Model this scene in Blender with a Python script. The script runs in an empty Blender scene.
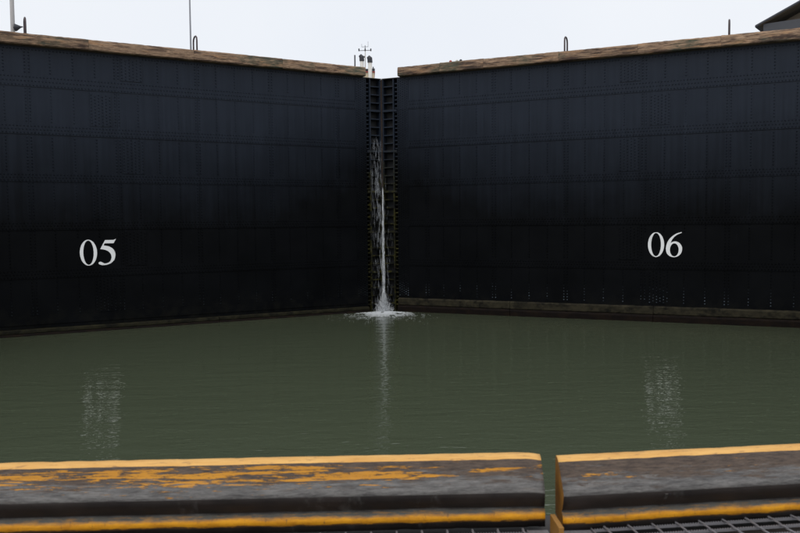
import bpy, bmesh, math, random
from mathutils import Vector, Matrix, noise
R = math.radians
random.seed(7)
scene = bpy.context.scene
COL = scene.collection

# ---------------------------------------------------------------- camera
YAW, PITCH, ROLL = 0.04693, -0.05616, -0.00894
cam_d = bpy.data.cameras.new('camera')
cam = bpy.data.objects.new('camera', cam_d); COL.objects.link(cam)
fw = Vector((math.sin(YAW)*math.cos(PITCH), math.cos(YAW)*math.cos(PITCH), math.sin(PITCH)))
rt = Vector((math.cos(YAW), -math.sin(YAW), 0)); up = rt.cross(fw)
r2 = rt*math.cos(ROLL) + up*math.sin(ROLL); u2 = -rt*math.sin(ROLL) + up*math.cos(ROLL)
cam.matrix_world = Matrix(((r2.x, u2.x, -fw.x, -0.962), (r2.y, u2.y, -fw.y, 0.0), (r2.z, u2.z, -fw.z, 4.264), (0, 0, 0, 1)))
cam_d.sensor_width = 36.0; cam_d.lens = 36.0*782.7/800.0
cam_d.clip_start = 0.05; cam_d.clip_end = 8000
cam_d.dof.use_dof = True; cam_d.dof.focus_distance = 30.0; cam_d.dof.aperture_fstop = 5.0
scene.camera = cam

# ---------------------------------------------------------------- world, sun, exposure
SUN_EL, SUN_AZ = R(52), R(195)
W = bpy.data.worlds.new('World'); scene.world = W; W.use_nodes = True
nt = W.node_tree; nt.nodes.clear()
wo = nt.nodes.new('ShaderNodeOutputWorld'); bg = nt.nodes.new('ShaderNodeBackground'); bg.inputs[1].default_value = 0.10
sky = nt.nodes.new('ShaderNodeTexSky'); sky.sky_type = 'NISHITA'; sky.sun_disc = False
sky.sun_elevation = SUN_EL; sky.sun_rotation = SUN_AZ; sky.dust_density = 4.0
# an even cloud cover in front of the blue sky, with faint mottling
tc = nt.nodes.new('ShaderNodeTexCoord'); nz = nt.nodes.new('ShaderNodeTexNoise'); nz.inputs['Scale'].default_value = 2.2; nz.inputs['Detail'].default_value = 5
cr = nt.nodes.new('ShaderNodeValToRGB')
cr.color_ramp.elements[0].position = .3; cr.color_ramp.elements[0].color = (.805, .84, .90, 1)
cr.color_ramp.elements[1].position = .7; cr.color_ramp.elements[1].color = (.86, .885, .925, 1)
sc = nt.nodes.new('ShaderNodeVectorMath'); sc.operation = 'SCALE'; sc.inputs['Scale'].default_value = 10.9
mx = nt.nodes.new('ShaderNodeMix'); mx.data_type = 'RGBA'; mx.inputs[0].default_value = .93
nt.links.new(tc.outputs['Generated'], nz.inputs['Vector']); nt.links.new(nz.outputs['Fac'], cr.inputs[0])
nt.links.new(cr.outputs[0], sc.inputs[0]); nt.links.new(sky.outputs[0], mx.inputs[6]); nt.links.new(sc.outputs[0], mx.inputs[7])
nt.links.new(mx.outputs[2], bg.inputs[0]); nt.links.new(bg.outputs[0], wo.inputs[0])

sd = bpy.data.lights.new('sun', 'SUN'); sd.energy = 1.2; sd.angle = R(40); sd.color = (1, .97, .93)
so = bpy.data.objects.new('sun', sd); COL.objects.link(so)
so.rotation_euler = (math.pi/2 - SUN_EL, 0, math.pi - SUN_AZ)
so.location = (0, -20, 60)
vs = scene.view_settings
vs.view_transform = 'Standard'; vs.look = 'None'; vs.gamma = 1; vs.exposure = 0.0; vs.use_curve_mapping = False

# ---------------------------------------------------------------- node helpers
class NT:
    def __init__(s, name):
        s.m = bpy.data.materials.new(name); s.m.use_nodes = True
        s.t = s.m.node_tree; s.p = s.t.nodes['Principled BSDF']; s.out = s.t.nodes['Material Output']
        s.tc = s.t.nodes.new('ShaderNodeTexCoord'); s.geo = s.t.nodes.new('ShaderNodeNewGeometry')
    def n(s, kind, **kw):
        o = s.t.nodes.new(kind)
        for k, v in kw.items(): setattr(o, k, v)
        return o
    def l(s, a, b): s.t.links.new(a, b)
    def mapped(s, scale=(1, 1, 1), src='Object', loc=(0, 0, 0)):
        m = s.n('ShaderNodeMapping'); m.inputs['Scale'].default_value = scale; m.inputs['Location'].default_value = loc
        s.l(s.geo.outputs['Position'] if src == 'World' else s.tc.outputs[src], m.inputs[0]); return m.outputs[0]
    def noise(s, scale, detail=4, rough=.55, vec=None, dist=0):
        o = s.n('ShaderNodeTexNoise'); o.inputs['Scale'].default_value = scale; o.inputs['Detail'].default_value = detail
        o.inputs['Roughness'].default_value = rough; o.inputs['Distortion'].default_value = dist
        if vec is not None: s.l(vec, o.inputs['Vector'])
        return o.outputs['Fac']
    def ramp(s, fac, stops):
        o = s.n('ShaderNodeValToRGB'); e = o.color_ramp.elements
        while len(e) < len(stops): e.new(.5)
        for q, (pos, c) in zip(e, stops):
            q.position = pos; q.color = (c, c, c, 1) if isinstance(c, (int, float)) else (*c, 1)
        s.l(fac, o.inputs[0]); return o.outputs[0]
    def mix(s, fac, a, b):
        o = s.n('ShaderNodeMix'); o.data_type = 'RGBA'
        for v, i in ((fac, 0), (a, 6), (b, 7)):
            if isinstance(v, (int, float)): o.inputs[i].default_value = v
            elif isinstance(v, tuple): o.inputs[i].default_value = (*v, 1)
            else: s.l(v, o.inputs[i])
        return o.outputs[2]
    def math(s, op, a, b=None, clamp=False):
        o = s.n('ShaderNodeMath', operation=op); o.use_clamp = clamp
        for i, v in enumerate((a, b)):
            if v is None: continue
            if isinstance(v, (int, float)): o.inputs[i].default_value = v
            else: s.l(v, o.inputs[i])
        return o.outputs[0]
    def z(s):
        o = s.n('ShaderNodeSeparateXYZ'); s.l(s.geo.outputs['Position'], o.inputs[0]); return o.outputs[2]
    def maprange(s, v, a, b, c=0., d=1.):
        o = s.n('ShaderNodeMapRange'); s.l(v, o.inputs[0])
        for i, q in enumerate((a, b, c, d)): o.inputs[i+1].default_value = q
        return o.outputs[0]
    def bump(s, h, strength=.3, dist=.01, prev=None):
        o = s.n('ShaderNodeBump'); o.inputs['Strength'].default_value = strength; o.inputs['Distance'].default_value = dist
        s.l(h, o.inputs['Height'])
        if prev is not None: s.l(prev, o.inputs['Normal'])
        return o.outputs[0]
    def set(s, **kw):
        for k, v in kw.items():
            k = k.replace('_', ' ')
            i = s.p.inputs[k]
            if isinstance(v, (int, float)): i.default_value = v
            elif isinstance(v, tuple): i.default_value = (*v, 1)
            else: s.l(v, i)
        return s.m

def simple(name, col, rough=.6, var=.25, scale=4., metal=0.):
    k = NT(name); v = k.noise(scale, 5)
    c = k.mix(v, tuple(x*(1-var) for x in col), tuple(min(1, x*(1+var)) for x in col))
    return k.set(Base_Color=c, Roughness=rough, Metallic=metal, Normal=k.bump(k.noise(scale*12, 3), .15, .004))

def gate_paint(name='black_gate_paint', lime=0.):
    k = NT(name); pos = k.geo.outputs['Position']
    big = k.noise(.55, 5, .6, pos)
    streak = k.noise(1.0, 6, .6, k.mapped((7, 7, .22), 'World'))
    z = k.z(); sx = k.n('ShaderNodeSeparateXYZ'); k.l(pos, sx.inputs[0])
    # high-water mark left on the paint: lower strakes stay soaked and slimy
    zz = k.math('ADD', z, k.math('MULTIPLY', k.math('SUBTRACT', k.math('ADD', big, streak), 1.0), 1.6))
    # splashed higher up beside the leaking seam
    zz = k.math('SUBTRACT', zz, k.maprange(k.math('ABSOLUTE', sx.outputs[0]), .8, 5.5, 2.0, 0.))
    wet = k.maprange(zz, 8.8, 4.2)
    dry = k.mix(k.ramp(streak, [(.35, 0), (.75, 1)]), (.0068, .0115, .0215), (.0115, .0175, .0300))
    soaked = k.mix(k.ramp(big, [(.35, 0), (.7, 1)]), (.0011, .0015, .0022), (.0031, .0037, .0048))
    col = k.mix(wet, dry, soaked)
    # pale drips of lime and scratches
    drip = k.ramp(k.noise(1., 3, .5, k.mapped((2.6, 2.6, .30), 'World', (3, 1, 0))), [(.70, 0), (.80, 1)])
    drip2 = k.ramp(k.noise(1., 4, .7, k.mapped((11, 11, .5), 'World')), [(.55, 0), (.72, 1)])
    col = k.mix(k.math('MULTIPLY', k.math('MULTIPLY', drip, drip2), .30), col, (.09, .10, .11))
    scuff = k.ramp(k.noise(3.2, 8, .75, pos), [(.66, 0), (.76, 1)])
    col = k.mix(k.math('MULTIPLY', scuff, .16), col, (.05, .055, .06))
    # slime at the very foot
    foot = k.math('MULTIPLY', k.maprange(z, 1.3, .1), k.ramp(k.noise(2.2, 7, .7, pos), [(.45, 0), (.65, 1)]))
    col = k.mix(k.math('MULTIPLY', foot, .16), col, (.035, .033, .018))
    if lime:
        lm = k.math('MULTIPLY', k.maprange(z, 1.5, .9), k.ramp(k.noise(2.6, 5, .75, pos), [(.42, 0), (.60, 1)]))
        col = k.mix(k.math('MULTIPLY', lm, lime), col, (.16, .20, .24))
    rough = k.maprange(k.math('ADD', wet, k.math('MULTIPLY', big, .4)), 0, 1.3, .40, .58)
    spec = k.maprange(wet, 0, 1, .21, .075)
    nb = k.bump(k.noise(.9, 3, .5, pos), .22, .05)
    nb = k.bump(k.noise(38, 4, .6, pos), .10, .004, nb)
    return k.set(Base_Color=col, Roughness=rough, Specular_IOR_Level=spec, Normal=nb)

def post_paint():
    k = NT('mitre_post_paint'); pos = k.geo.outputs['Position']; z = k.z()
    wet = k.maprange(z, 8.4, 5.5)
    col = k.mix(wet, (.013, .019, .031), (.0045, .005, .005))
    alg = k.math('MULTIPLY', k.maprange(z, 8.3, 5.5, 0., 1.), k.ramp(k.noise(2.6, 7, .75, pos), [(.46, 0), (.62, 1)]))
    col = k.mix(k.math('MULTIPLY', alg, .75), col, (.060, .055, .012))
    rst = k.ramp(k.noise(5, 5, .7, pos), [(.60, 0), (.72, 1)])
    col = k.mix(k.math('MULTIPLY', rst, .4), col, (.045, .022, .012))
    return k.set(Base_Color=col, Roughness=.42, Specular_IOR_Level=.2, Normal=k.bump(k.noise(25, 4, .6, pos), .25, .01))

def seam_mat():
    k = NT('rusty_contact_block'); pos = k.geo.outputs['Position']
    c = k.mix(k.ramp(k.noise(3, 6, .7, pos), [(.35, 0), (.65, 1)]), (.012, .009, .008), (.045, .024, .014))
    return k.set(Base_Color=c, Roughness=.7, Normal=k.bump(k.noise(30, 4, .6, pos), .3, .01))

def ledge_mat(name, light, dark, rustc):
    k = NT(name); pos = k.geo.outputs['Position']
    a = k.noise(2.6, 8, .75, pos); b = k.noise(1.0, 7, .7, k.mapped((2.2, 2.2, 3.0), 'World'))
    c = k.mix(k.ramp(a, [(.3, 0), (.7, 1)]), dark, light)
    c = k.mix(k.math('MULTIPLY', k.ramp(b, [(.46, 0), (.62, 1)]), .9), c, rustc)
    return k.set(Base_Color=c, Roughness=.75, Specular_IOR_Level=.12, Normal=k.bump(k.noise(18, 6, .7, pos), .6, .02))

def timber_mat():
    k = NT('weathered_fender_timber'); oi = k.n('ShaderNodeObjectInfo')
    off = k.n('ShaderNodeVectorMath', operation='ADD'); sc_ = k.math('MULTIPLY', oi.outputs['Random'], 60.)
    cb = k.n('ShaderNodeCombineXYZ')
    for i in range(3): k.l(sc_, cb.inputs[i])
    k.l(k.tc.outputs['Object'], off.inputs[0]); k.l(cb.outputs[0], off.inputs[1])
    def mp(scale, loc=(0, 0, 0)):
        m = k.n('ShaderNodeMapping'); m.inputs['Scale'].default_value = scale; m.inputs['Location'].default_value = loc
        k.l(off.outputs[0], m.inputs[0]); return m.outputs[0]
    g = mp((.9, 7, 9)); grain = k.noise(2.0, 8, .68, g, .8)
    patch = k.noise(1.5, 7, .70, mp((.45, 1.6, 3.6)), .4)
    c = k.mix(k.ramp(grain, [(.36, 0), (.62, 1)]), (.095, .055, .033), (.33, .205, .115))
    c = k.mix(k.ramp(patch, [(.40, 1), (.50, 0)]), c, (.060, .036, .026))
    grn = k.ramp(k.noise(.55, 4, .6, mp((1, 1, 2), (3, 0, 0))), [(.52, 0), (.62, 1)])
    c = k.mix(k.math('MULTIPLY', k.math('MULTIPLY', grn, k.ramp(grain, [(.40, 1), (.60, .35)])), .85), c, (.040, .058, .040))
    ora = k.ramp(k.noise(1.6, 6, .7, mp((.6, 2, 4), (4, 2, 1))), [(.54, 0), (.66, 1)])
    c = k.mix(k.math('MULTIPLY', ora, .6), c, (.38, .19, .07))
    ck = k.ramp(k.noise(3.0, 6, .7, mp((.5, 5, 7), (9, 0, 0))), [(.60, 0), (.66, 1)])
    c = k.mix(k.math('MULTIPLY', ck, .8), c, (.025, .016, .012))
    h = k.n('ShaderNodeHueSaturation'); h.inputs['Saturation'].default_value = .86
    k.l(c, h.inputs['Color']); k.l(k.maprange(oi.outputs['Random'], 0, 1, .95, 1.45), h.inputs['Value'])
    nb = k.bump(grain, .8, .03); nb = k.bump(k.noise(40, 5, .7, g), .4, .01, nb)
    return k.set(Base_Color=h.outputs[0], Roughness=.85, Specular_IOR_Level=.25, Normal=nb)

def fender_mats():
    out = {}
    YEL = (.62, .285, .018); YEL2 = (.50, .20, .015)
    # top: sun-bleached ochre paint and bare tan wood
    k = NT('bleached_ochre_top'); f = k.noise(3, 7, .7, k.mapped((.8, 5, 5)))
    c = k.mix(k.ramp(f, [(.35, 0), (.6, 1)]), (.58, .29, .065), (.72, .41, .12))
    c = k.mix(k.math('MULTIPLY', k.ramp(k.noise(22, 5, .7, k.mapped((.5, 2, 2))), [(.57, 0), (.66, 1)]), .7), c, (.20, .10, .05))
    out['top'] = k.set(Base_Color=c, Roughness=.75, Normal=k.bump(k.noise(40, 4, .6), .3, .004))
    # bevel: grey worn steel, peeling yellow, brown stain
    k = NT('peeling_yellow_face')
    sep = k.n('ShaderNodeSeparateXYZ'); k.l(k.tc.outputs['Object'], sep.inputs[0]); zz = sep.outputs[2]
    gr = k.mix(k.ramp(k.noise(12, 9, .8, k.mapped((.6, 3, 4))), [(.36, 0), (.64, 1)]), (.024, .021, .020), (.160, .152, .144))
    br = k.noise(6.0, 9, .78, k.mapped((.7, 4, 7), 'Object', (1.7, 0, 0)), .4)
    br = k.math('ADD', br, k.maprange(zz, .205, .275, -.12, .17))
    bc = k.mix(k.ramp(k.noise(40, 8, .8, k.mapped((.35, 1.5, 2.5))), [(.38, 0), (.62, 1)]), (.028, .017, .012), (.105, .072, .050))
    c = k.mix(k.math('MULTIPLY', k.ramp(br, [(.46, 0), (.56, 1)]), .95), gr, bc)
    ye = k.noise(4.2, 9, .72, k.mapped((.55, 5.0, 13.0), 'Object', (.6, 0, 0)), .4)
    wide = k.noise(.8, 2, .5, k.mapped((1, 1, 1), 'Object', (5.3, 0, 0)))
    lat = k.maprange(sep.outputs[0], .1, -1.6, -.065, .030)
    ye = k.math('ADD', k.math('ADD', ye, k.math('MULTIPLY', k.math('SUBTRACT', wide, .5), .22)), lat)
    zb = k.math('SUBTRACT', k.math('MULTIPLY', k.maprange(zz, .203, .238), k.maprange(zz, .300, .270)), 1.)
    ye = k.math('ADD', ye, k.math('MULTIPLY', zb, .16))
    ye = k.math('SUBTRACT', ye, k.math('MULTIPLY', k.ramp(k.noise(5.5, 8, .75, k.mapped((1.1, 4, 7), 'Object', (2.2, 3, 0))), [(.46, 0), (.60, 1)]), .10))
    ye = k.math('ADD', ye, k.math('MULTIPLY', k.math('SUBTRACT', k.noise(30, 8, .8, k.mapped((.35, 2, 3))), .5), .22))
    chips = k.ramp(ye, [(.490, 0), (.512, 1)])
    yc = k.mix(k.noise(14, 5, .7), (.34, .13, .008), (.64, .29, .012))
    c = k.mix(k.math('MULTIPLY', chips, .93), c, yc)
    pit = k.ramp(k.noise(60, 5, .75, k.mapped((.5, 1.5, 1.5))), [(.58, 0), (.66, 1)])
    c = k.mix(k.math('MULTIPLY', pit, .45), c, (.035, .028, .026))
    nb = k.bump(chips, .6, .004); nb = k.bump(k.noise(30, 6, .75, k.mapped((.5, 2, 2))), .7, .008, nb)
    out['face'] = k.set(Base_Color=c, Roughness=k.mix(k.ramp(br, [(.46, 0), (.56, 1)]), (.33, .33, .33), (.7, .7, .7)), Specular_IOR_Level=.38, Normal=nb)
    # undercut: dark brown, shade of the downward face put into the colour
    k = NT('shaded_brown_underside'); f = k.noise(2.5, 7, .7, k.mapped((1.5, 2, 2)))
    c = k.mix(k.ramp(f, [(.35, 0), (.7, 1)]), (.009, .0065, .006), (.034, .025, .021))
    rub = k.ramp(k.noise(2.0, 5, .7, k.mapped((2.4, 1, 1), 'Object', (3, 0, 0))), [(.60, 0), (.74, 1)])
    c = k.mix(k.math('MULTIPLY', rub, .5), c, (.14, .135, .13))
    out['under'] = k.set(Base_Color=c, Roughness=.6, Normal=k.bump(k.noise(25, 6, .7), .4, .006))
    # yellow line with ragged upper edge, and the scraped lip above it
    k = NT('yellow_line_paint'); sep = k.n('ShaderNodeSeparateXYZ'); k.l(k.tc.outputs['Object'], sep.inputs[0])
    f = k.noise(9, 8, .75, k.mapped((1.2, 3, 3)))
    yel = k.mix(k.ramp(f, [(.3, 0), (.62, 1)]), (.44, .17, .008), (.70, .31, .010))
    grey = k.mix(f, (.04, .036, .030), (.13, .125, .11))
    e = k.math('ADD', k.maprange(sep.outputs[2], .040, .082), k.math('MULTIPLY', k.math('SUBTRACT', k.noise(11, 8, .75, k.mapped((.7, 2.2, 2.2))), .5), .9))
    c = k.mix(k.ramp(e, [(.66, 0), (1.0, 1)]), yel, grey)
    c = k.mix(k.math('MULTIPLY', k.ramp(e, [(.02, 1), (.14, 0)]), .9), c, (.040, .028, .020))
    c = k.mix(k.math('MULTIPLY', k.ramp(k.noise(16, 7, .78, k.mapped((2.5, 1, 1))), [(.58, 0), (.66, 1)]), .7), c, (.09, .06, .035))
    out['line'] = k.set(Base_Color=c, Roughness=.65, Specular_IOR_Level=.3, Normal=k.bump(k.noise(30, 5, .7), .4, .005))
    k = NT('grey_scraped_lip'); f = k.noise(9, 8, .75, k.mapped((1.2, 3, 3)))
    c = k.mix(k.ramp(f, [(.35, 0), (.68, 1)]), (.030, .026, .024), (.12, .115, .105))
    out['lip'] = k.set(Base_Color=c, Roughness=.65, Specular_IOR_Level=.3, Normal=k.bump(k.noise(30, 5, .7), .5, .006))
    k = NT('ochre_end_paint'); f = k.noise(5, 7, .7, k.mapped((1, 1, 1)))
    c = k.mix(k.ramp(f, [(.35, 0), (.65, 1)]), (.20, .085, .010), (.40, .18, .014))
    out['end'] = k.set(Base_Color=c, Roughness=.65)
    return out

def water_mat(name, base):
    k = NT(name); pos = k.geo.outputs['Position']
    c = k.mix(k.noise(.12, 4, .6, pos), tuple(x*.93 for x in base), tuple(x*1.07 for x in base))
    big = k.noise(1., 2, .5, k.mapped((.7, 2.3, 1), 'World'), .5)
    mid = k.noise(1., 1.2, .45, k.mapped((3.8, 7.0, 1), 'World', (7, 3, 0)), .7)
    fine = k.noise(1., 1, .4, k.mapped((8, 17, 1), 'World'))
    nb = k.bump(big, .36, .06); nb = k.bump(mid, .6, .016, nb); nb = k.bump(fine, .4, .004, nb)
    return k.set(Base_Color=c, Roughness=.02, IOR=1.33, Normal=nb)

def foam_mat(name, alpha, col=(.80, .83, .86)):
    k = NT(name)
    return k.set(Base_Color=col, Roughness=.5, Alpha=alpha)

def number_paint():
    k = NT('worn_white_number_paint'); pos = k.geo.outputs['Position']
    st = k.ramp(k.noise(1., 6, .7, k.mapped((7, 7, .8), 'World')), [(.55, 0), (.72, 1)])
    c = k.mix(k.math('MULTIPLY', st, .55), (.88, .89, .90), (.42, .42, .40))
    ch = k.ramp(k.noise(16, 6, .75, pos), [(.68, 0), (.73, 1)])
    c = k.mix(k.math('MULTIPLY', ch, .8), c, (.03, .03, .035))
    return k.set(Base_Color=c, Roughness=.6)

def concrete(name='aged_lock_concrete'):
    k = NT(name); pos = k.geo.outputs['Position']
    c = k.mix(k.ramp(k.noise(.5, 8, .65, pos), [(.3, 0), (.7, 1)]), (.15, .145, .13), (.30, .29, .265))
    c = k.mix(k.math('MULTIPLY', k.maprange(k.z(), 9, 2), k.ramp(k.noise(1, 6, .7, k.mapped((2, 2, .2), 'World')), [(.4, 0), (.6, 1)])), c, (.05, .052, .045))
    return k.set(Base_Color=c, Roughness=.9, Normal=k.bump(k.noise(8, 8, .7, pos), .4, .03))

M = dict(gate=gate_paint(), rivet_r=gate_paint('black_rivet_paint', .5), rivet_l=gate_paint('black_rivet_paint_plain', .1), post=post_paint(), seam=seam_mat(), timber=timber_mat(),
         ledge_r=ledge_mat('algae_grey_sill', (.046, .040, .024), (.017, .015, .010), (.005, .005, .004)),
         ledge_l=ledge_mat('algae_thin_sill', (.030, .027, .013), (.007, .007, .005), (.004, .004, .003)),
         rust=ledge_mat('rusty_wet_skirt', (.008, .005, .004), (.003, .002, .002), (.012, .007, .004)),
         water=water_mat('green_lock_water', (.060, .073, .045)),
         white=number_paint(),
         conc=concrete(), steel=simple('galvanised_steel', (.24, .235, .25), .5, .4, 9, .35),
         pole=simple('grey_pole_paint', (.20, .205, .23), .5, .1), hoop=simple('dark_rusty_rail', (.055, .036, .040), .6, .3, 8), dark=simple('dark_fixture_paint', (.025, .026, .035), .5, .2),
         ship_white=simple('ship_white_paint', (.62, .60, .56), .5, .06), cream=simple('ship_cream_paint', (.66, .56, .40), .5, .06),
         red=simple('ship_red_trim', (.36, .05, .04), .5, .1), hull=simple('ship_hull_black', (.03, .03, .035), .5, .2),
         slate=simple('slate_grey_siding', (.055, .058, .068), .6, .15, 2), roof=simple('dark_roof_sheet', (.042, .044, .055), .6, .2, 3),
         soffit=simple('brown_soffit_boards', (.11, .085, .058), .8, .3, 5),
         foam=foam_mat('white_water', .32), spray=foam_mat('falling_spray', .085, (.70, .74, .80)), jet=foam_mat('falling_jet', .50), splash=foam_mat('splash_droplets', .45),
         recess_shade=simple('recess_shade_steel', (.004, .0045, .006), .6, .3, 4), deck=simple('dark_deck_steel', (.034, .028, .024), .6, .3, 6), bracket=simple('ochre_bracket_paint', (.27, .125, .018), .6, .35, 12))
FM = fender_mats()

# ---------------------------------------------------------------- mesh helpers
def mesh(name, verts, faces, mat, smooth=False):
    me = bpy.data.meshes.new(name); me.from_pydata(verts, [], faces); me.update()
    if isinstance(mat, list):
        for m in mat: me.materials.append(m)
    else: me.materials.append(mat)
    if smooth:
        for p in me.polygons: p.use_smooth = True
    return me

class MB:
    def __init__(s): s.v = []; s.f = []
    def box(s, x0, x1, y0, y1, z0, z1):
        b = len(s.v)
        s.v += [(x, y, z) for z in (z0, z1) for y in (y0, y1) for x in (x0, x1)]
        s.f += [tuple(b+i for i in q) for q in ((0, 2, 3, 1), (4, 5, 7, 6), (0, 1, 5, 4), (2, 6, 7, 3), (0, 4, 6, 2), (1, 3, 7, 5))]
        return s
    def tube(s, pts, rads, n=10, caps=True):
        pts = [Vector(p) for p in pts]
        if isinstance(rads, (int, float)): rads = [rads]*len(pts)
        b = len(s.v); ref = None
        for i, p in enumerate(pts):
            d = (pts[min(i+1, len(pts)-1)] - pts[max(i-1, 0)]).normalized()
            if ref is None: ref = Vector((1, 0, 0)) if abs(d.x) < .9 else Vector((0, 1, 0))
            a = (ref - d*ref.dot(d)).normalized(); ref = a; c = d.cross(a)
            for j in range(n):
                t = 2*math.pi*j/n; s.v.append(tuple(p + (a*math.cos(t)+c*math.sin(t))*rads[i]))
        for i in range(len(pts)-1):
            for j in range(n):
                k = (j+1) % n; s.f.append((b+i*n+j, b+i*n+k, b+(i+1)*n+k, b+(i+1)*n+j))
        if caps:
            s.f.append(tuple(b+j for j in reversed(range(n)))); s.f.append(tuple(b+(len(pts)-1)*n+j for j in range(n)))
        return s
    def build(s, name, mat, parent=None, loc=(0, 0, 0), bevel=0, smooth=False):
        me = mesh(name, s.v, s.f, mat, smooth)
        if bevel: do_bevel(me, bevel)
        return link(name, me, parent, loc)

def do_bevel(me, w, seg=2):
    bm = bmesh.new(); bm.from_mesh(me)
    bmesh.ops.bevel(bm, geom=list(bm.edges), offset=w, segments=seg, affect='EDGES', profile=.6)
    bm.to_mesh(me); bm.free()

def link(name, me, parent=None, loc=(0, 0, 0)):
    o = bpy.data.objects.new(name, me); COL.objects.link(o); o.location = loc
    if parent is not None: o.parent = parent
    return o

def empty(name, loc, rz=0):
    o = bpy.data.objects.new(name, None); COL.objects.link(o); o.location = loc; o.rotation_euler = (0, 0, rz); o.empty_display_size = .3
    return o

def tag(o, label, cat, group=None):
    o['label'] = label; o['category'] = cat
    if group: o['group'] = group
    return o

def struct(o): o['kind'] = 'structure'; return o

def worn_bar(profile, x0, x1, step, amp, seed, edge_amp=0., mats=None, seg_mat=None, fscale=(1.2, 6)):
    """a bar of closed (y, z) profile swept along x, its surface worn uneven"""
    n = max(2, int((x1-x0)/step)); P = len(profile); v = []; f = []; mi = []
    cy = sum(p[0] for p in profile)/P; cz = sum(p[1] for p in profile)/P
    for i in range(n+1):
        x = x0 + (x1-x0)*i/n
        for j, (y, z) in enumerate(profile):
            a = noise.noise(Vector((x*fscale[0]+seed*9.1, y*fscale[1], z*fscale[1]+seed)))
            b = noise.noise(Vector((x*fscale[0]*5+seed*3.3, y*14, z*14)))
            d = a*amp + b*amp*.45 + min(0, b)*edge_amp
            r = math.hypot(y-cy, z-cz) or 1
            v.append((x, y + (y-cy)/r*d, z + (z-cz)/r*d))
    for i in range(n):
        for j in range(P):
            k = (j+1) % P
            f.append((i*P+j, (i+1)*P+j, (i+1)*P+k, i*P+k)); mi.append(seg_mat[j] if seg_mat else 0)
    f.append(tuple(range(P))); f.append(tuple(n*P+j for j in reversed(range(P))))
    mi += [seg_mat[-1] if seg_mat and len(seg_mat) > P else 0]*2
    me = mesh('bar', v, f, mats); 
    for p, m in zip(me.polygons, mi): p.material_index = m
    bm = bmesh.new(); bm.from_mesh(me); bmesh.ops.recalc_face_normals(bm, faces=bm.faces); bm.to_mesh(me); bm.free()
    return me

# ---------------------------------------------------------------- the setting
T = math.atan(.5); CT, ST = math.cos(T), math.sin(T); D = 38.0
def sheet(name, x0, x1, y0, y1, z, mat):
    return struct(link(name, mesh(name, [(x0, y0, z), (x1, y0, z), (x1, y1, z), (x0, y1, z)], [(0, 1, 2, 3)], mat)))
sheet('water', -17.85, 17.85, -400, 41, 0.0, M['water'])
sheet('upper_water', -17.85, 17.85, 38.5, 700, 9.7, M['water'])
prof = [(-4000, 2.75), (7, 2.75), (24.5, 11.12), (4000, 11.12)]
for nm, sx in (('lockside_left', -1), ('lockside_right', 1)):
    v = []
    for y, z in prof: v += [(sx*17.8, y, -5), (sx*17.8, y, z), (sx*4000, y, z)]
    f = []
    for i in range(3):
        a = i*3; f += [(a, a+3, a+4, a+1), (a+1, a+4, a+5, a+2)]
    struct(link(nm, mesh(nm, v, f, M['conc'])))
for nm, y0, y1, z in (('far_bank', 700, 4000, 11.116), ('near_bank', -4000, -400, 2.746)):
    sheet(nm, -17.82, 17.82, y0, y1, z, M['conc'])

# ---------------------------------------------------------------- lock gate leaves
ZT = 11.15; S0 = .84; S1 = 19.85; DD = 3.274; OO = -.946; FR = DD/4
straps = [(9.62, 10.05), (7.80, 8.18), (5.97, 6.31), (4.09, 4.43), (2.20, 2.55)]
rowz = [(ZT, 10.05-.2), (10.05-.25, 8.0), (8.0, 6.14), (6.14, 4.26), (4.26, 2.37), (2.37, .25)]
patch_rows = [(10.10, ZT-.1, 0), (8.22, 9.58, 1), (6.35, 7.76, 0), (4.47, 5.93, 1), (2.6, 4.05, 0), (.75, 2.15, 1)]

def rivet_mesh(pts, mat, r=.031, h=.024):
    v = []; f = []
    for x, y, z in pts:
        b = len(v)
        for j in range(6):
            t = math.pi/3*j; v.append((x+r*math.cos(t), y+.003, z+r*math.sin(t)))
        for j in range(6):
            t = math.pi/3*j; v.append((x+r*.6*math.cos(t), y-h, z+r*.6*math.sin(t)))
        for j in range(6):
            k = (j+1) % 6; f.append((b+j, b+k, b+6+k, b+6+j))
        f.append(tuple(b+6+j for j in range(6)))
    return mesh('rivets', v, f, mat)

def smooth_poly(pts, n=6):
    """closed outline; a point with a third value stays a corner, the others are rounded"""
    out = []; N = len(pts)
    for i in range(N):
        p0, p1, p2, p3 = pts[i-1], pts[i], pts[(i+1) % N], pts[(i+2) % N]
        def tang(a, b, c): return (0., 0.) if len(b) > 2 else ((c[0]-a[0])*.5, (c[1]-a[1])*.5)
        m1 = tang(p0, p1, p2); m2 = tang(p1, p2, p3)
        if len(p1) > 2 and len(p2) > 2: out.append(p1[:2]); continue
        for k in range(n):
            t = k/n; h00 = 2*t**3-3*t*t+1; h10 = t**3-2*t*t+t; h01 = -2*t**3+3*t*t; h11 = t**3-t*t
            out.append(tuple(h00*p1[q]+h10*m1[q]+h01*p2[q]+h11*m2[q] for q in (0, 1)))
    return out
def ell(cx, cy, rx, ry, n=40): return [(cx+rx*math.cos(2*math.pi*i/n), cy+ry*math.sin(2*math.pi*i/n)) for i in range(n)]
five = smooth_poly([(.615, 1.035, 1), (.535, .862, 1), (.225, .862, 1), (.19, .775, 1), (.34, .745), (.48, .66), (.565, .52), (.58, .36), (.54, .19), (.43, .06), (.29, -.005),
                    (.15, -.02), (.05, .01), (.005, .055), (.02, .10), (.07, .12), (.13, .095), (.20, .05), (.29, .055), (.39, .12), (.445, .26), (.435, .40), (.35, .53), (.22, .605), (.075, .635, 1), (.245, .995, 1), (.53, .995, 1)])
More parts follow.
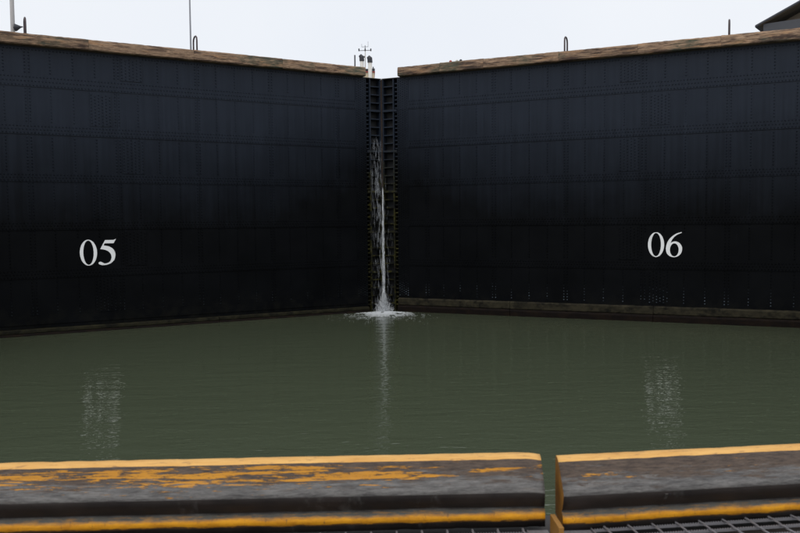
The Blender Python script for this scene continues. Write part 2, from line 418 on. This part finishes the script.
six = smooth_poly([(.565, 1.025, 1), (.565, .99, 1), (.42, .92), (.29, .80), (.215, .66), (.185, .565, 1), (.25, .615), (.36, .635), (.48, .58), (.565, .45), (.585, .31), (.545, .14), (.44, .02), (.30, -.02),
                   (.165, .02), (.065, .13), (.025, .30), (.045, .50), (.115, .69), (.235, .845), (.39, .965)])
GLYPH = {'0': [ell(.30, .50, .285, .52), ell(.30, .50, .172, .487)], '5': [five], '6': [six, ell(.315, .285, .152, .272)]}
def digit(ch, parent, x, z, h):
    cu = bpy.data.curves.new('digit', 'CURVE'); cu.dimensions = '2D'; cu.fill_mode = 'BOTH'; cu.extrude = .003
    for pl in GLYPH[ch]:
        sp = cu.splines.new('POLY'); sp.points.add(len(pl)-1); sp.use_cyclic_u = True
        for q, (a, b) in zip(sp.points, pl): q.co = (a*h*1.14, b*h, 0, 1)
    tmp = bpy.data.objects.new('tmp', cu); COL.objects.link(tmp)
    dg = bpy.context.evaluated_depsgraph_get(); me = bpy.data.meshes.new_from_object(tmp.evaluated_get(dg))
    bpy.data.objects.remove(tmp); me.materials.clear(); me.materials.append(M['white'])
    me.transform(Matrix.Rotation(math.pi/2, 4, 'X'))
    o = link('number_digit', me, parent, (x, -.022, z)); o['label'] = 'white painted serif numeral ' + ch
    return o

def frame_lines():
    out = []
    n = 1
    while True:
        s = OO + n*FR
        if s > S1-.2: break
        if s > 1.6: out.append((s, (n % 4) == 0))
        n += 1
    return out

PROTO = {}
def gate_leaf(side, label, digits):
    g = tag(empty('gate_leaf', (0, D, -4), -side*T), label, 'lock gate', 'the two mitred gate leaves')
    rng = random.Random(11+side)
    Z = 4.0
    def X(a, b): return (min(side*a, side*b), max(side*a, side*b))
    def bx(name, s0, s1, y0, y1, z0, z1, mat, bevel=0):
        x0, x1 = X(s0, s1); xm = (x0+x1)/2; ym = (y0+y1)/2; zm = (z0+z1)/2
        key = (name, round(x1-x0, 3), round(y1-y0, 3), round(z1-z0, 3))
        if key in PROTO and bevel == 0 or key in PROTO: return link(name, PROTO[key], g, (xm, ym, zm+Z))
        b = MB().box(x0-xm, x1-xm, y0-ym, y1-ym, z0-zm, z1-zm)
        o = b.build(name, mat, g, (xm, ym, zm+Z), bevel); PROTO[key] = o.data; return o
    # core of the leaf: box body behind the skin, top deck
    bx('core', S0-.02, S1, .012, 2.1, -4, ZT-.03, M['gate'])
    bx('top_deck', .02, S1+.02, -.03, 2.12, ZT-.03, ZT, M['deck'])
    # skin plates, clinker fashion: every second strake proud
    edges = [S0] + [OO+n*DD for n in range(1, 7)] + [S1]
    for r, (z1, z0) in enumerate(rowz):
        for a, b in zip(edges[:-1], edges[1:]):
            off = (.007 if r % 2 else 0.) + rng.uniform(0, .003)
            x0, x1 = X(a+.004, b-.004); me = mesh('plate', [], [], M['gate'])
            # dished a few mm between the frames
            nx, nz = 10, 5; v = []; f = []; sd_ = rng.random()*50
            for j in range(nz+1):
                for i in range(nx+1):
                    x = x0+(x1-x0)*i/nx; z = z0+.004+(z1-z0-.008)*j/nz
                    e = math.sin(math.pi*j/nz)
                    v.append((x, -off + .004*e*noise.noise(Vector((x*1.3+sd_, z*1.1, 0))), z+Z))
            nf = len(v)
            for j in range(nz):
                for i in range(nx):
                    q = j*(nx+1)+i; f.append((q, q+1, q+nx+2, q+nx+1))
            v += [(p[0], .012, p[2]) for p in v[:nf]]
            ring = [i for i in range(nx+1)] + [j*(nx+1)+nx for j in range(1, nz+1)] + [nz*(nx+1)+i for i in range(nx-1, -1, -1)] + [j*(nx+1) for j in range(nz-1, 0, -1)]
            for i, q in enumerate(ring):
                w = ring[(i+1) % len(ring)]; f.append((q, q+nf, w+nf, w))
            me.clear_geometry(); me.from_pydata(v, [], f)
            link('plate', me, g)
    # horizontal straps over the strake joints, butted at two places
    cuts = [S0+.01, OO+4*DD+.1, S1]
    for i, (z0, z1) in enumerate(straps):
        c = list(cuts); c[1] += (-1.3 if i % 2 else .55)
        for a, b in zip(c[:-1], c[1:]): bx('seam_strap', a+.003, b-.003, -.030, .008, z0, z1, M['gate'])
    # staggered splice plates by the fourth frame pair
    s4 = OO+4*DD; rv = []
    for z0, z1, k in patch_rows:
        a, b = ((s4-1.02, s4-.16), (s4+.22, s4+1.04))[k]
        bx('splice_plate', a, b, -.024, .006, z0, z1, M['gate'])
        cols = 6; rows = int((z1-z0)/.125)
        for c in range(cols):
            for q in range(rows):
                rv.append((side*(a+.06+(b-a-.12)*c/(cols-1)), -.024, z0+.05+q*.125+(.062 if c % 2 else 0)))
    # end plate along the mitre post, dense rivet columns
    bx('edge_plate', S0-.004, S0+.56, -.022, .006, .7, ZT-.05, M['gate'])
    for c in range(5):
        for q in range(94): rv.append((side*(S0+.06+c*.108), -.022, .78+q*.11+(.055 if c % 2 else 0)))
    def hidden(s, z):
        return (12.2 < s < 13.95 and 2.6 < z < 3.8)
    for s, dbl in frame_lines():
        for ss in ((s-.075, s+.075) if dbl else (s,)):
            z = .80
            while z < ZT-.08:
                y = -.006
                if any(a-.02 < z < b+.02 for a, b in straps): z += .125; continue
                for z0, z1, k in patch_rows:
                    a, b = ((s4-1.02, s4-.16), (s4+.22, s4+1.04))[k]
                    if z0 <= z <= z1 and a <= ss <= b: y = 1
                if ss < S0+.58: y = 1
                if y < 0 and not hidden(ss, z): rv.append((side*ss, y, z))
                z += .125
    for z0, z1 in straps:
        for q, z in enumerate((z0+.06, (z0+z1)/2, z1-.06)):
            s = S0+.62+(.05 if q == 1 else 0)
            while s < S1-.1: rv.append((side*s, -.030, z)); s += .125
    s = S0+.62
    while s < S1-.1: rv.append((side*s, -.006, ZT-.12)); s += .125
    o = link('rivets', rivet_mesh([(x, y, z+Z) for x, y, z in rv], M['rivet_r' if side > 0 else 'rivet_l']), g); o['kind'] = 'stuff'
    # foot of the leaf at the waterline
    if side > 0:
        for a, b in ((S0+.02, 6.4), (6.4, 12.6), (12.6, S1)):
            me = worn_bar([(-.16, .30), (-.19, .34), (-.19, .60), (-.15, .645), (.01, .65), (.01, .30)], a+.01, b-.01, .12, .012, a+3, .02, M['ledge_r'])
            link('sill_timber', me, g, (0, 0, Z))
            me = worn_bar([(-.24, -.5), (-.25, .22), (-.22, .30), (.01, .30), (.01, -.5)], a+.01, b-.01, .12, .012, a+5, .025, M['rust'])
            link('skirt', me, g, (0, 0, Z))
    else:
        bx('foot_strap', S0+.02, S1, -.036, .006, .40, .74, M['gate'])
        for a, b in ((S0+.02, 8.2), (8.2, S1)):
            me = worn_bar([(-.20, .09), (-.22, .12), (-.21, .21), (-.17, .245), (.01, .25), (.01, .09)], -b+.01, -a-.01, .12, .012, a+4, .02, M['ledge_l'])
            link('sill_timber', me, g, (0, 0, Z))
            me = worn_bar([(-.24, -.5), (-.25, .02), (-.22, .09), (.01, .09), (.01, -.5)], -b+.01, -a-.01, .12, .012, a+6, .02, M['rust'])
            link('skirt', me, g, (0, 0, Z))
    # mitre post: recessed back, flanges, webs, gusset brackets
    bx('post_back', .03, S0-.024, .34, 1.9, -4, ZT-.035, M['recess_shade'])  # near-black back plate: the shade inside the pockets is put into its colour
    bx('flange', .60, .66, -.02, .335, -4, ZT-.05, M['post'])
    bx('flange', .05, .10, .0, .335, -4, ZT-.05, M['post'])
    bx('contact_block', .004, .036, -.03, .335, -4, ZT-.04, M['seam'])
    z = ZT-.42; i = 0
    while z > .1:
        bx('web', .103, .597, .02, .338, z, z+.05, M['post'])
        if i % 5 == 3: bx('web_lip', .06, S0-.03, -.045, -.022, z-.02, z+.075, M['post'])
        z -= .385; i += 1
    z = ZT-.30
    while z > .1:
        bx('gusset', .663, S0-.027, .06, .338, z, z+.055, M['post']); z -= .192
    # top fender timbers
    js = [(.98, 3.1, 5.2, 8.6, 11.9, 15.1, 19.8) if side > 0 else (.98, 3.55, 5.1, 9.05, 13.2, 16.4, 19.8)][0]
    for a, b in zip(js[:-1], js[1:]):
        h = rng.uniform(-.015, .015); x0, x1 = X(a+.003, b-.003); xm = (x0+x1)/2
        pr = [(-.30, ZT+.04), (-.31, ZT+.20), (-.29, ZT+.38+h), (-.25, ZT+.43+h), (.0, ZT+.44+h), (.12, ZT+.43+h), (.16, ZT+.38), (.16, ZT+.03), (.12, ZT+.003), (-.26, ZT+.003)]
        me = worn_bar(pr, x0-xm, x1-xm, .06, .007, a*1.7+side, .016, M['timber'])
        o = link('fender_timber', me, g, (xm, 0, Z))
    # handrail hoops on the top deck, end on to the chamber
    for s in (8.67, 15.37):
        hp = empty('handrail_hoop', (side*s, 0, Z+ZT)); bpy.data.objects.remove(hp)
        pts = [(0, .62, 0), (0, .62, 1.05), (0, .66, 1.18), (0, .80, 1.26), (0, 1.0, 1.26), (0, 1.14, 1.18), (0, 1.18, 1.05), (0, 1.18, 0)]
        tilt = pts
        o = MB().tube(tilt, .036, 8).build('handrail_hoop', M['hoop'], g, (side*s, 0, Z+ZT), smooth=True)
        MB().tube([(0, .64, .12), (0, 1.16, .12)], .018, 8).tube([(0, .64, .62), (0, 1.16, .62)], .018, 8).build('cross_bar', M['hoop'], o)
        MB().box(-.07, .07, .55, .69, .001, .03).box(-.07, .07, 1.11, 1.25, .001, .03).build('foot_plate', M['dark'], o)
    # number
    h = 1.0
    if side < 0: digit(digits[0], g, -13.75, 2.665+Z, h); digit(digits[1], g, -13.045, 2.665+Z, h)
    else: digit(digits[0], g, 12.33, 2.74+Z, h); digit(digits[1], g, 13.04, 2.74+Z, h)
    return g
gl = gate_leaf(-1, 'black riveted gate leaf left of the waterfall, numbered 05', '05')
gr = gate_leaf(1, 'black riveted gate leaf with algae-grey sill right of waterfall, numbered 06', '06')
# small signal on the right leaf's deck
b = MB().box(-.16, .16, .70, 1.0, .001, .06).tube([(0, .85, .05), (0, .85, .56)], .03, 8).box(-.30, .30, .81, .89, .52, .56)
sig = b.build('signal_stand', M['dark'], gr, (3.49, 0, 4+ZT))
for dx, m in ((-.26, M['red']), (.06, M['ship_white']), (.25, M['dark'])):
    MB().tube([(dx, .85, .56), (dx, .85, .59), (dx, .85, .70), (dx, .85, .74)], [.05, .07, .07, .03], 10).build('signal_lens', m, sig)

# ---------------------------------------------------------------- falling water at the mitre
def spindles(rows, name, mat):
    v = []; f = []
    for x, y, z, w, h, lean in rows:
        b = len(v); v += [(x+lean*h, y, z+h/2), (x-w, y, z), (x, y-w, z), (x+w, y, z), (x, y+w, z), (x-lean*h, y, z-h/2)]
        for j in range(4):
            k = (j+1) % 4; f += [(b, b+1+j, b+1+k), (b+5, b+1+k, b+1+j)]
    return mesh(name, v, f, mat, True)
wf = tag(empty('waterfall', (0, 37.62, 0)), 'thin white waterfall leaking down the seam between the two black gates', 'waterfall')
rg = random.Random(5)
rows = []
for i in range(4600):
    z = 8.3*rg.random()
    cx = -.26 if z > 6.0 else (-.26 + .24*min(1, (6.0-z)/4.0))
    x = rg.gauss(cx, .12 + .010*(8.4-z))
    if abs(x) > .60: continue
    keep = .25 + .75*min(1, (8.3-z)/2.2)
    if noise.noise(Vector((x*11, z*1.6, 5))) + .8*noise.noise(Vector((x*26, z*5.0, 9))) < .06 or rg.random() > keep: continue
    rows.append((x, rg.uniform(-.12, .12), max(.05, z), rg.uniform(.003, .009), rg.uniform(.10, .45), 0))
o = link('spray_curtain', spindles(rows, 'spray_curtain', M['spray']), wf); o['kind'] = 'stuff'
rows = []
for i in range(700):
    z = 5.6*rg.random()**.95
    rows.append((rg.gauss(.01, .011+.022*(5.6-z)/5.6), rg.uniform(-.10, .02), z+.1, rg.uniform(.005, .014), rg.uniform(.2, .8), 0))
link('main_jet', spindles(rows, 'main_jet', M['jet']), wf)
rows = []
for i in range(1300):
    h = rg.random()**1.7*1.0; w = .32*(1-h/1.08)
    a = rg.gauss(0, .6)
    rows.append((a*w, rg.uniform(-.3, .05), h*.95+.02, rg.uniform(.003, .012), rg.uniform(.04, .24), a*.12))
o = link('splash_cone', spindles(rows, 'splash_cone', M['splash']), wf); o['kind'] = 'stuff'
# foam spread over the water below
v = []; f = []
for i in range(15000):
    a = rg.uniform(math.pi, 2*math.pi); d = abs(rg.gauss(0, .54))
    x = math.cos(a)*d*2.1; y = math.sin(a)*d*3.6
    if noise.noise(Vector((x*3.0, y*1.4, 3))) + .5*noise.noise(Vector((x*9, y*4, 1))) < -.40+.50*d*rg.uniform(.6, 1.6): continue
    lim = 37.98 - abs(x)*.5
    if 37.55+y > lim-.35: continue
    r = rg.uniform(.004, .019)*(1.2-min(d, 1)*.6); b = len(v); h = r*.7
    sx = rg.uniform(1, 2.2)
    for (p, q, s) in ((-1, 0, 0), (0, -1, 0), (1, 0, 0), (0, 1, 0), (0, 0, 1)): v.append((x+p*r*sx, y+q*r, .002+s*h))
    for j in range(4): f.append((b+4, b+j, b+(j+1) % 4))
fo = link('foam', mesh('foam', v, f, M['foam']), None, (0, 37.55, 0)); fo['kind'] = 'stuff'
fo['label'] = 'white churned foam on green water below the waterfall'; fo['category'] = 'foam'

# ---------------------------------------------------------------- beyond the gates
def lamp_pole(x, y, r0, label, mat, horn=False):
    p = tag(empty('lamp_pole', (x, y, 11.12)), label, 'lamp pole', 'lamp poles on the lockside')
    MB().tube([(0, 0, .03), (0, 0, 12), (0, 0, 24.6)], [r0, r0*.85, r0*.6], 14).build('shaft', mat, p, smooth=True)
    MB().box(-.35, .35, -.35, .35, 0, .04).build('base_plate', M['dark'], p)
    MB().tube([(0, 0, 24.4), (.5, 0, 24.8), (1.6, 0, 24.9)], .05, 8).build('arm', mat, p)
    MB().box(1.5, 2.3, -.15, .15, 24.84, 24.98).build('lamp_head', M['dark'], p, bevel=.03)
    if horn:
        MB().tube([(r0*.6, -.1, 7.75), (.21, -.1, 7.75), (.22, -.1, 7.75), (.26, -.1, 7.75), (.62, -.1, 7.79), (.78, -.1, 7.80)], [.05, .05, .27, .27, .07, .03], 14).build('floodlight', M['dark'], p, smooth=False)
lamp_pole(-26.62, 60, .17, 'pale tall lamp pole with dark floodlight, at far left behind gate', simple('pale_pole_paint', (.52, .50, .50), .5, .06), True)
lamp_pole(-20.1, 90.5, .115, 'thin grey pole rising behind the left gate', M['pole'])

# tug in the upper chamber: only wheelhouse roof, stacks and mast clear the gates
sh = tag(empty('tugboat', (-.6, 70, 9.7)), 'white tugboat showing its mast and funnels above the gate seam', 'boat')
hv = []; hf = []
sec = [(-12, 3.6), (-6, 4.2), (4, 4.2), (10, 3.0), (14, .25)]
for yy, w in sec: hv += [(-w*.75, yy, -1), (-w, yy, 2.2), (w, yy, 2.2), (w*.75, yy, -1)]
for i in range(4):
    a = i*4; hf += [(a, a+1, a+5, a+4), (a+1, a+2, a+6, a+5), (a+2, a+3, a+7, a+6)]
hf += [(3, 2, 1, 0), (16, 17, 18, 19)]
link('hull', mesh('hull', hv, hf, M['hull']), sh)
MB().box(-2.9, 2.9, -6.0, 6.0, 2.2, 4.9).build('deckhouse', M['ship_white'], sh, bevel=.08)
wh = MB().box(-.55, .78, -1.2, 3.2, 4.9, 7.58).build('wheelhouse', M['cream'], sh, bevel=.04)
MB().box(-.60, .85, -1.3, 3.3, 7.58, 7.66).build('roof_trim', M['red'], wh)
MB().box(.02, .40, -.9, -.4, 7.66, 7.95).build('roof_box', M['dark'], wh)
MB().box(.55, .84, -1.2, -.8, 7.66, 7.92).tube([(.70, -1, 7.92), (.70, -1, 8.1)], .05, 6).build('roof_lamp', M['dark'], wh)
for x, r, h, m, cap in ((-.88, .06, 8.98, M['dark'], 0), (-.28, .16, 8.72, M['ship_white'], 1), (.42, .17, 8.60, M['ship_white'], 1)):
    st = MB().tube([(x, -1.6, 4.9), (x, -1.6, h)], r, 12).build('funnel', m, sh, smooth=True)
    if cap:
        MB().tube([(x, -1.6, h-.25), (x, -1.6, h-.22), (x-.02, -1.6, h+.10), (x-.16, -1.6, h+.26)], [r*1.25, r*1.3, r*1.3, r*.9], 12).build('funnel_cap', M['dark'], st)
ms = MB().tube([(0, -.2, 7.6), (.03, -.2, 9.72)], [.055, .035], 8).build('mast', M['ship_white'], sh)
MB().tube([(-.52, -.2, 9.66), (.52, -.2, 9.70)], .03, 8).build('yard', M['pole'], ms)
for x in (-.52, .52, 0.02): MB().tube([(x, -.2, 9.62), (x, -.2, 9.84)], .055, 8).build('mast_light', M['dark'], ms)
MB().tube([(-.28, -.2, 9.98), (.28, -.2, 10.0)], .02, 6).tube([(.02, -.2, 9.7), (.02, -.2, 10.12)], .03, 6).build('upper_yard', M['pole'], ms)
for x, t in ((-.28, 10.25), (.28, 10.46)): MB().tube([(x, -.2, 9.98), (x, -.2, t)], .014, 6).build('antenna', M['pole'], ms)
MB().box(-.50, -.02, -.5, -.3, 9.02, 9.14).tube([(-.36, -.4, 8.8), (-.36, -.4, 9.04)], .05, 6).build('radar_bar', M['dark'], ms)

# control house on the right lockside
ch = tag(empty('control_house', (22.36, 46.0, 11.12), R(-40)), 'dark slate control house with pitched roof at top right corner', 'building')
MB().box(.60, 11.4, .85, 5.4, 0, 4.55).build('wall', M['slate'], ch)
def roof_prism(y0, y1, xl, xr, xm, z0, z1, th):
    v = []
    for y in (y0, y1): v += [(xl, y, z0), (xm, y, z1), (xr, y, z0), (xr, y, z0-th), (xm, y, z1-th), (xl, y, z0-th)]
    f = [(0, 1, 4, 5), (1, 2, 3, 4), (11, 10, 7, 6), (10, 9, 8, 7), (0, 6, 7, 1), (1, 7, 8, 2), (5, 4, 10, 11), (4, 3, 9, 10), (0, 5, 11, 6), (2, 8, 9, 3)]
    return v, f
v, f = roof_prism(0, 6, 0, 12, 6, 4.60, 7.24, .11)
rf = link('roof', mesh('roof', v, f, M['roof']), ch)
v, f = roof_prism(.06, 5.9, .22, 11.78, 6, 4.58, 7.115, .04)
link('soffit', mesh('soffit', v, f, M['soffit']), rf)
MB().box(.43, 11.57, .15, .50, 3.95, 4.64).build('fascia_beam', M['slate'], ch)
MB().box(.30, .60, .55, .84, 3.6, 4.2).build('gutter_box', M['dark'], ch)
v = [(.9, .86, 4.56), (11.1, .86, 4.56), (6, .86, 6.85), (.9, 1.1, 4.56), (11.1, 1.1, 4.56), (6, 1.1, 6.85)]
link('gable', mesh('gable', v, [(0, 1, 2), (5, 4, 3), (0, 3, 4, 1), (1, 4, 5, 2), (2, 5, 3, 0)], M['soffit']), ch)

# ---------------------------------------------------------------- near walkway and fenders
ZW = 4.264-1.47
struct(MB().box(-17.8, 17.8, 2.35, 3.96, -5, ZW-.06).build('lower_gate_body', M['deck']))
struct(MB().box(-17.8, 17.8, -3, 2.345, ZW-.20, ZW-.01).build('walkway_deck', M['deck']))
FP = [(3.92, .0), (3.925, .10), (3.925, .20), (3.92, .285), (3.905, .30), (3.875, .303), (3.835, .30), (3.818, .293),
      (3.775, .272), (3.73, .248), (3.685, .224), (3.648, .203), (3.637, .185), (3.655, .148), (3.68, .108), (3.70, .094), (3.694, .088), (3.676, .082), (3.664, .070), (3.662, .050), (3.674, .034), (3.685, .0)]
#  material of each profile strip
FS = [2, 2, 2, 2, 0, 0, 0, 1, 1, 1, 1, 1, 2, 2, 2, 4, 3, 3, 3, 3, 2, 2, 5]
FL = [FM['top'], FM['face'], FM['under'], FM['line'], FM['lip'], FM['end']]
def fender(x_end, length, side, ang, ypos, label, seed):
    g = tag(empty('fender_beam', (x_end, ypos, ZW), ang), label, 'fender beam', 'worn fender beams along the walkway')
    pr = [(y-3.90, z) for y, z in FP]
    x0, x1 = (0, length) if side > 0 else (-length, 0)
    me = worn_bar(pr, x0, x1, .03, .0014, seed, .004, FL, FS, (2.2, 9))
    # rounded, slightly swept end at the gap
    bm = bmesh.new(); bm.from_mesh(me)
    for vv in bm.verts:
        if abs(vv.co.x) < .12:
            k = 1-abs(vv.co.x)/.12
            if side < 0: vv.co.z -= .012*k*k*(vv.co.z/.3); vv.co.x -= .008*k*(vv.co.z/.3) + .034*k*(-(vv.co.y)/.26)
            else: vv.co.x -= .050*k*(-(vv.co.y)/.26)
    bm.to_mesh(me); bm.free()
    link('beam', me, g)
    for f_ in [p for p in me.polygons]: f_.use_smooth = len(f_.vertices) == 4
    return g
fl = fender(-.070, 7.0, -1, R(-.55), 3.877, 'longer yellow-and-brown worn fender beam, left of the gap', 1.0)
fr = fender(-.010, 7.0, 1, R(4.6), 3.815, 'grey worn fender beam right of the gap, ochre end face', 6.0)
def undercut_strip(x0, x1, t, name, mat):
    a, b_ = (-.250, .172), (-.197, .098)
    v = [(x, y-q, z-q*.5) for x in (x0, x1) for (y, z) in (a, b_) for q in (-.004, t)]
    link(name, mesh(name, v, [(0, 1, 3, 2), (4, 6, 7, 5), (1, 5, 7, 3), (0, 2, 6, 4), (0, 4, 5, 1), (2, 3, 7, 6)], mat), fr)
undercut_strip(.452, .468, .009, 'joint_strap', FM['lip'])
undercut_strip(.472, .482, .006, 'joint_gap', M['dark'])

# serrated bar grating
def bar_mesh(length):
    n = int(length/.013); v = []; f = []
    t = .0045
    for i in range(n+1):
        x = length*i/n
        for k, dx in ((0, 0), (1, .0065)):
            if i == n and k: break
            top = 0. if k == 0 else -.0065
            v += [(x+dx, -t, top), (x+dx, t, top), (x+dx, t, -.016), (x+dx, -t, -.016)]
    m = len(v)//4
    for i in range(m-1):
        a = i*4
        for j in range(4):
            k = (j+1) % 4; f.append((a+j, a+k, a+4+k, a+4+j))
    f += [(3, 2, 1, 0), tuple((m-1)*4+j for j in range(4))]
    return mesh('bearing_bar', v, f, M['steel'])
def rod_mesh(length):
    v = []; f = []; n = int(length/.012)
    for i in range(n+1):
        a = i*.35
        for j in range(4):
            t = a+math.pi/2*j; v.append((.0055*math.cos(t), length*i/n, .0055*math.sin(t)))
    for i in range(n):
        for j in range(4):
            k = (j+1) % 4; f.append((i*4+j, i*4+k, i*4+4+k, i*4+4+j))
    f += [(3, 2, 1, 0), tuple(n*4+j for j in range(4))]
    return mesh('cross_rod', v, f, M['steel'])
def grating(x0, x1, yfar, ang, label, zoff):
    L = x1-x0
    g = tag(empty('walkway_grating', (x0, yfar, ZW+zoff), ang), label, 'grating', 'steel gratings of the walkway')
    bm_, rm_ = bar_mesh(L), rod_mesh(1.32)
    for i in range(16): link('bearing_bar', bm_, g, (0, -.02-i*.085, 0))
    k = .06
    while k < L: link('cross_rod', rm_, g, (k, -1.315, .004)); k += .12
    MB().box(-.006, -.001, -1.32, 0, -.05, .0).box(L+.001, L+.006, -1.32, 0, -.05, 0).build('end_band', M['steel'], g)
    for yy in (-.30, -.9): MB().box(-.006, L+.006, yy-.03, yy+.03, -.069, -.017).build('support_bar', M['deck'], g)
    return g
grating(.11, 3.6, 3.615, R(4.6), 'galvanised serrated bar grating at right, below grey fender beam', .010)
grating(-4.6, -.20, 3.655, R(-.55), 'galvanised serrated bar grating, left of the ochre bracket', .006)
# plates and bracket beside the gap
tag(MB().box(0, .16, -.45, 0, -.059, .004).build('cover_plate', M['steel'], None, (-.058, 3.60, ZW), .004), 'grey steel cover plate just right of ochre bracket', 'plate')
tag(MB().box(0, .095, -.45, 0, -.059, .002).build('cover_plate', M['steel'], None, (-.193, 3.62, ZW), .004), 'grey steel cover plate just left of ochre bracket', 'plate')
tag(MB().box(-.012, .012, -.17, 0, -.059, .085).build('bracket', M['bracket'], None, (-.08, 3.60, ZW), .003), 'small upright ochre bracket plate at the gap between beams', 'bracket')
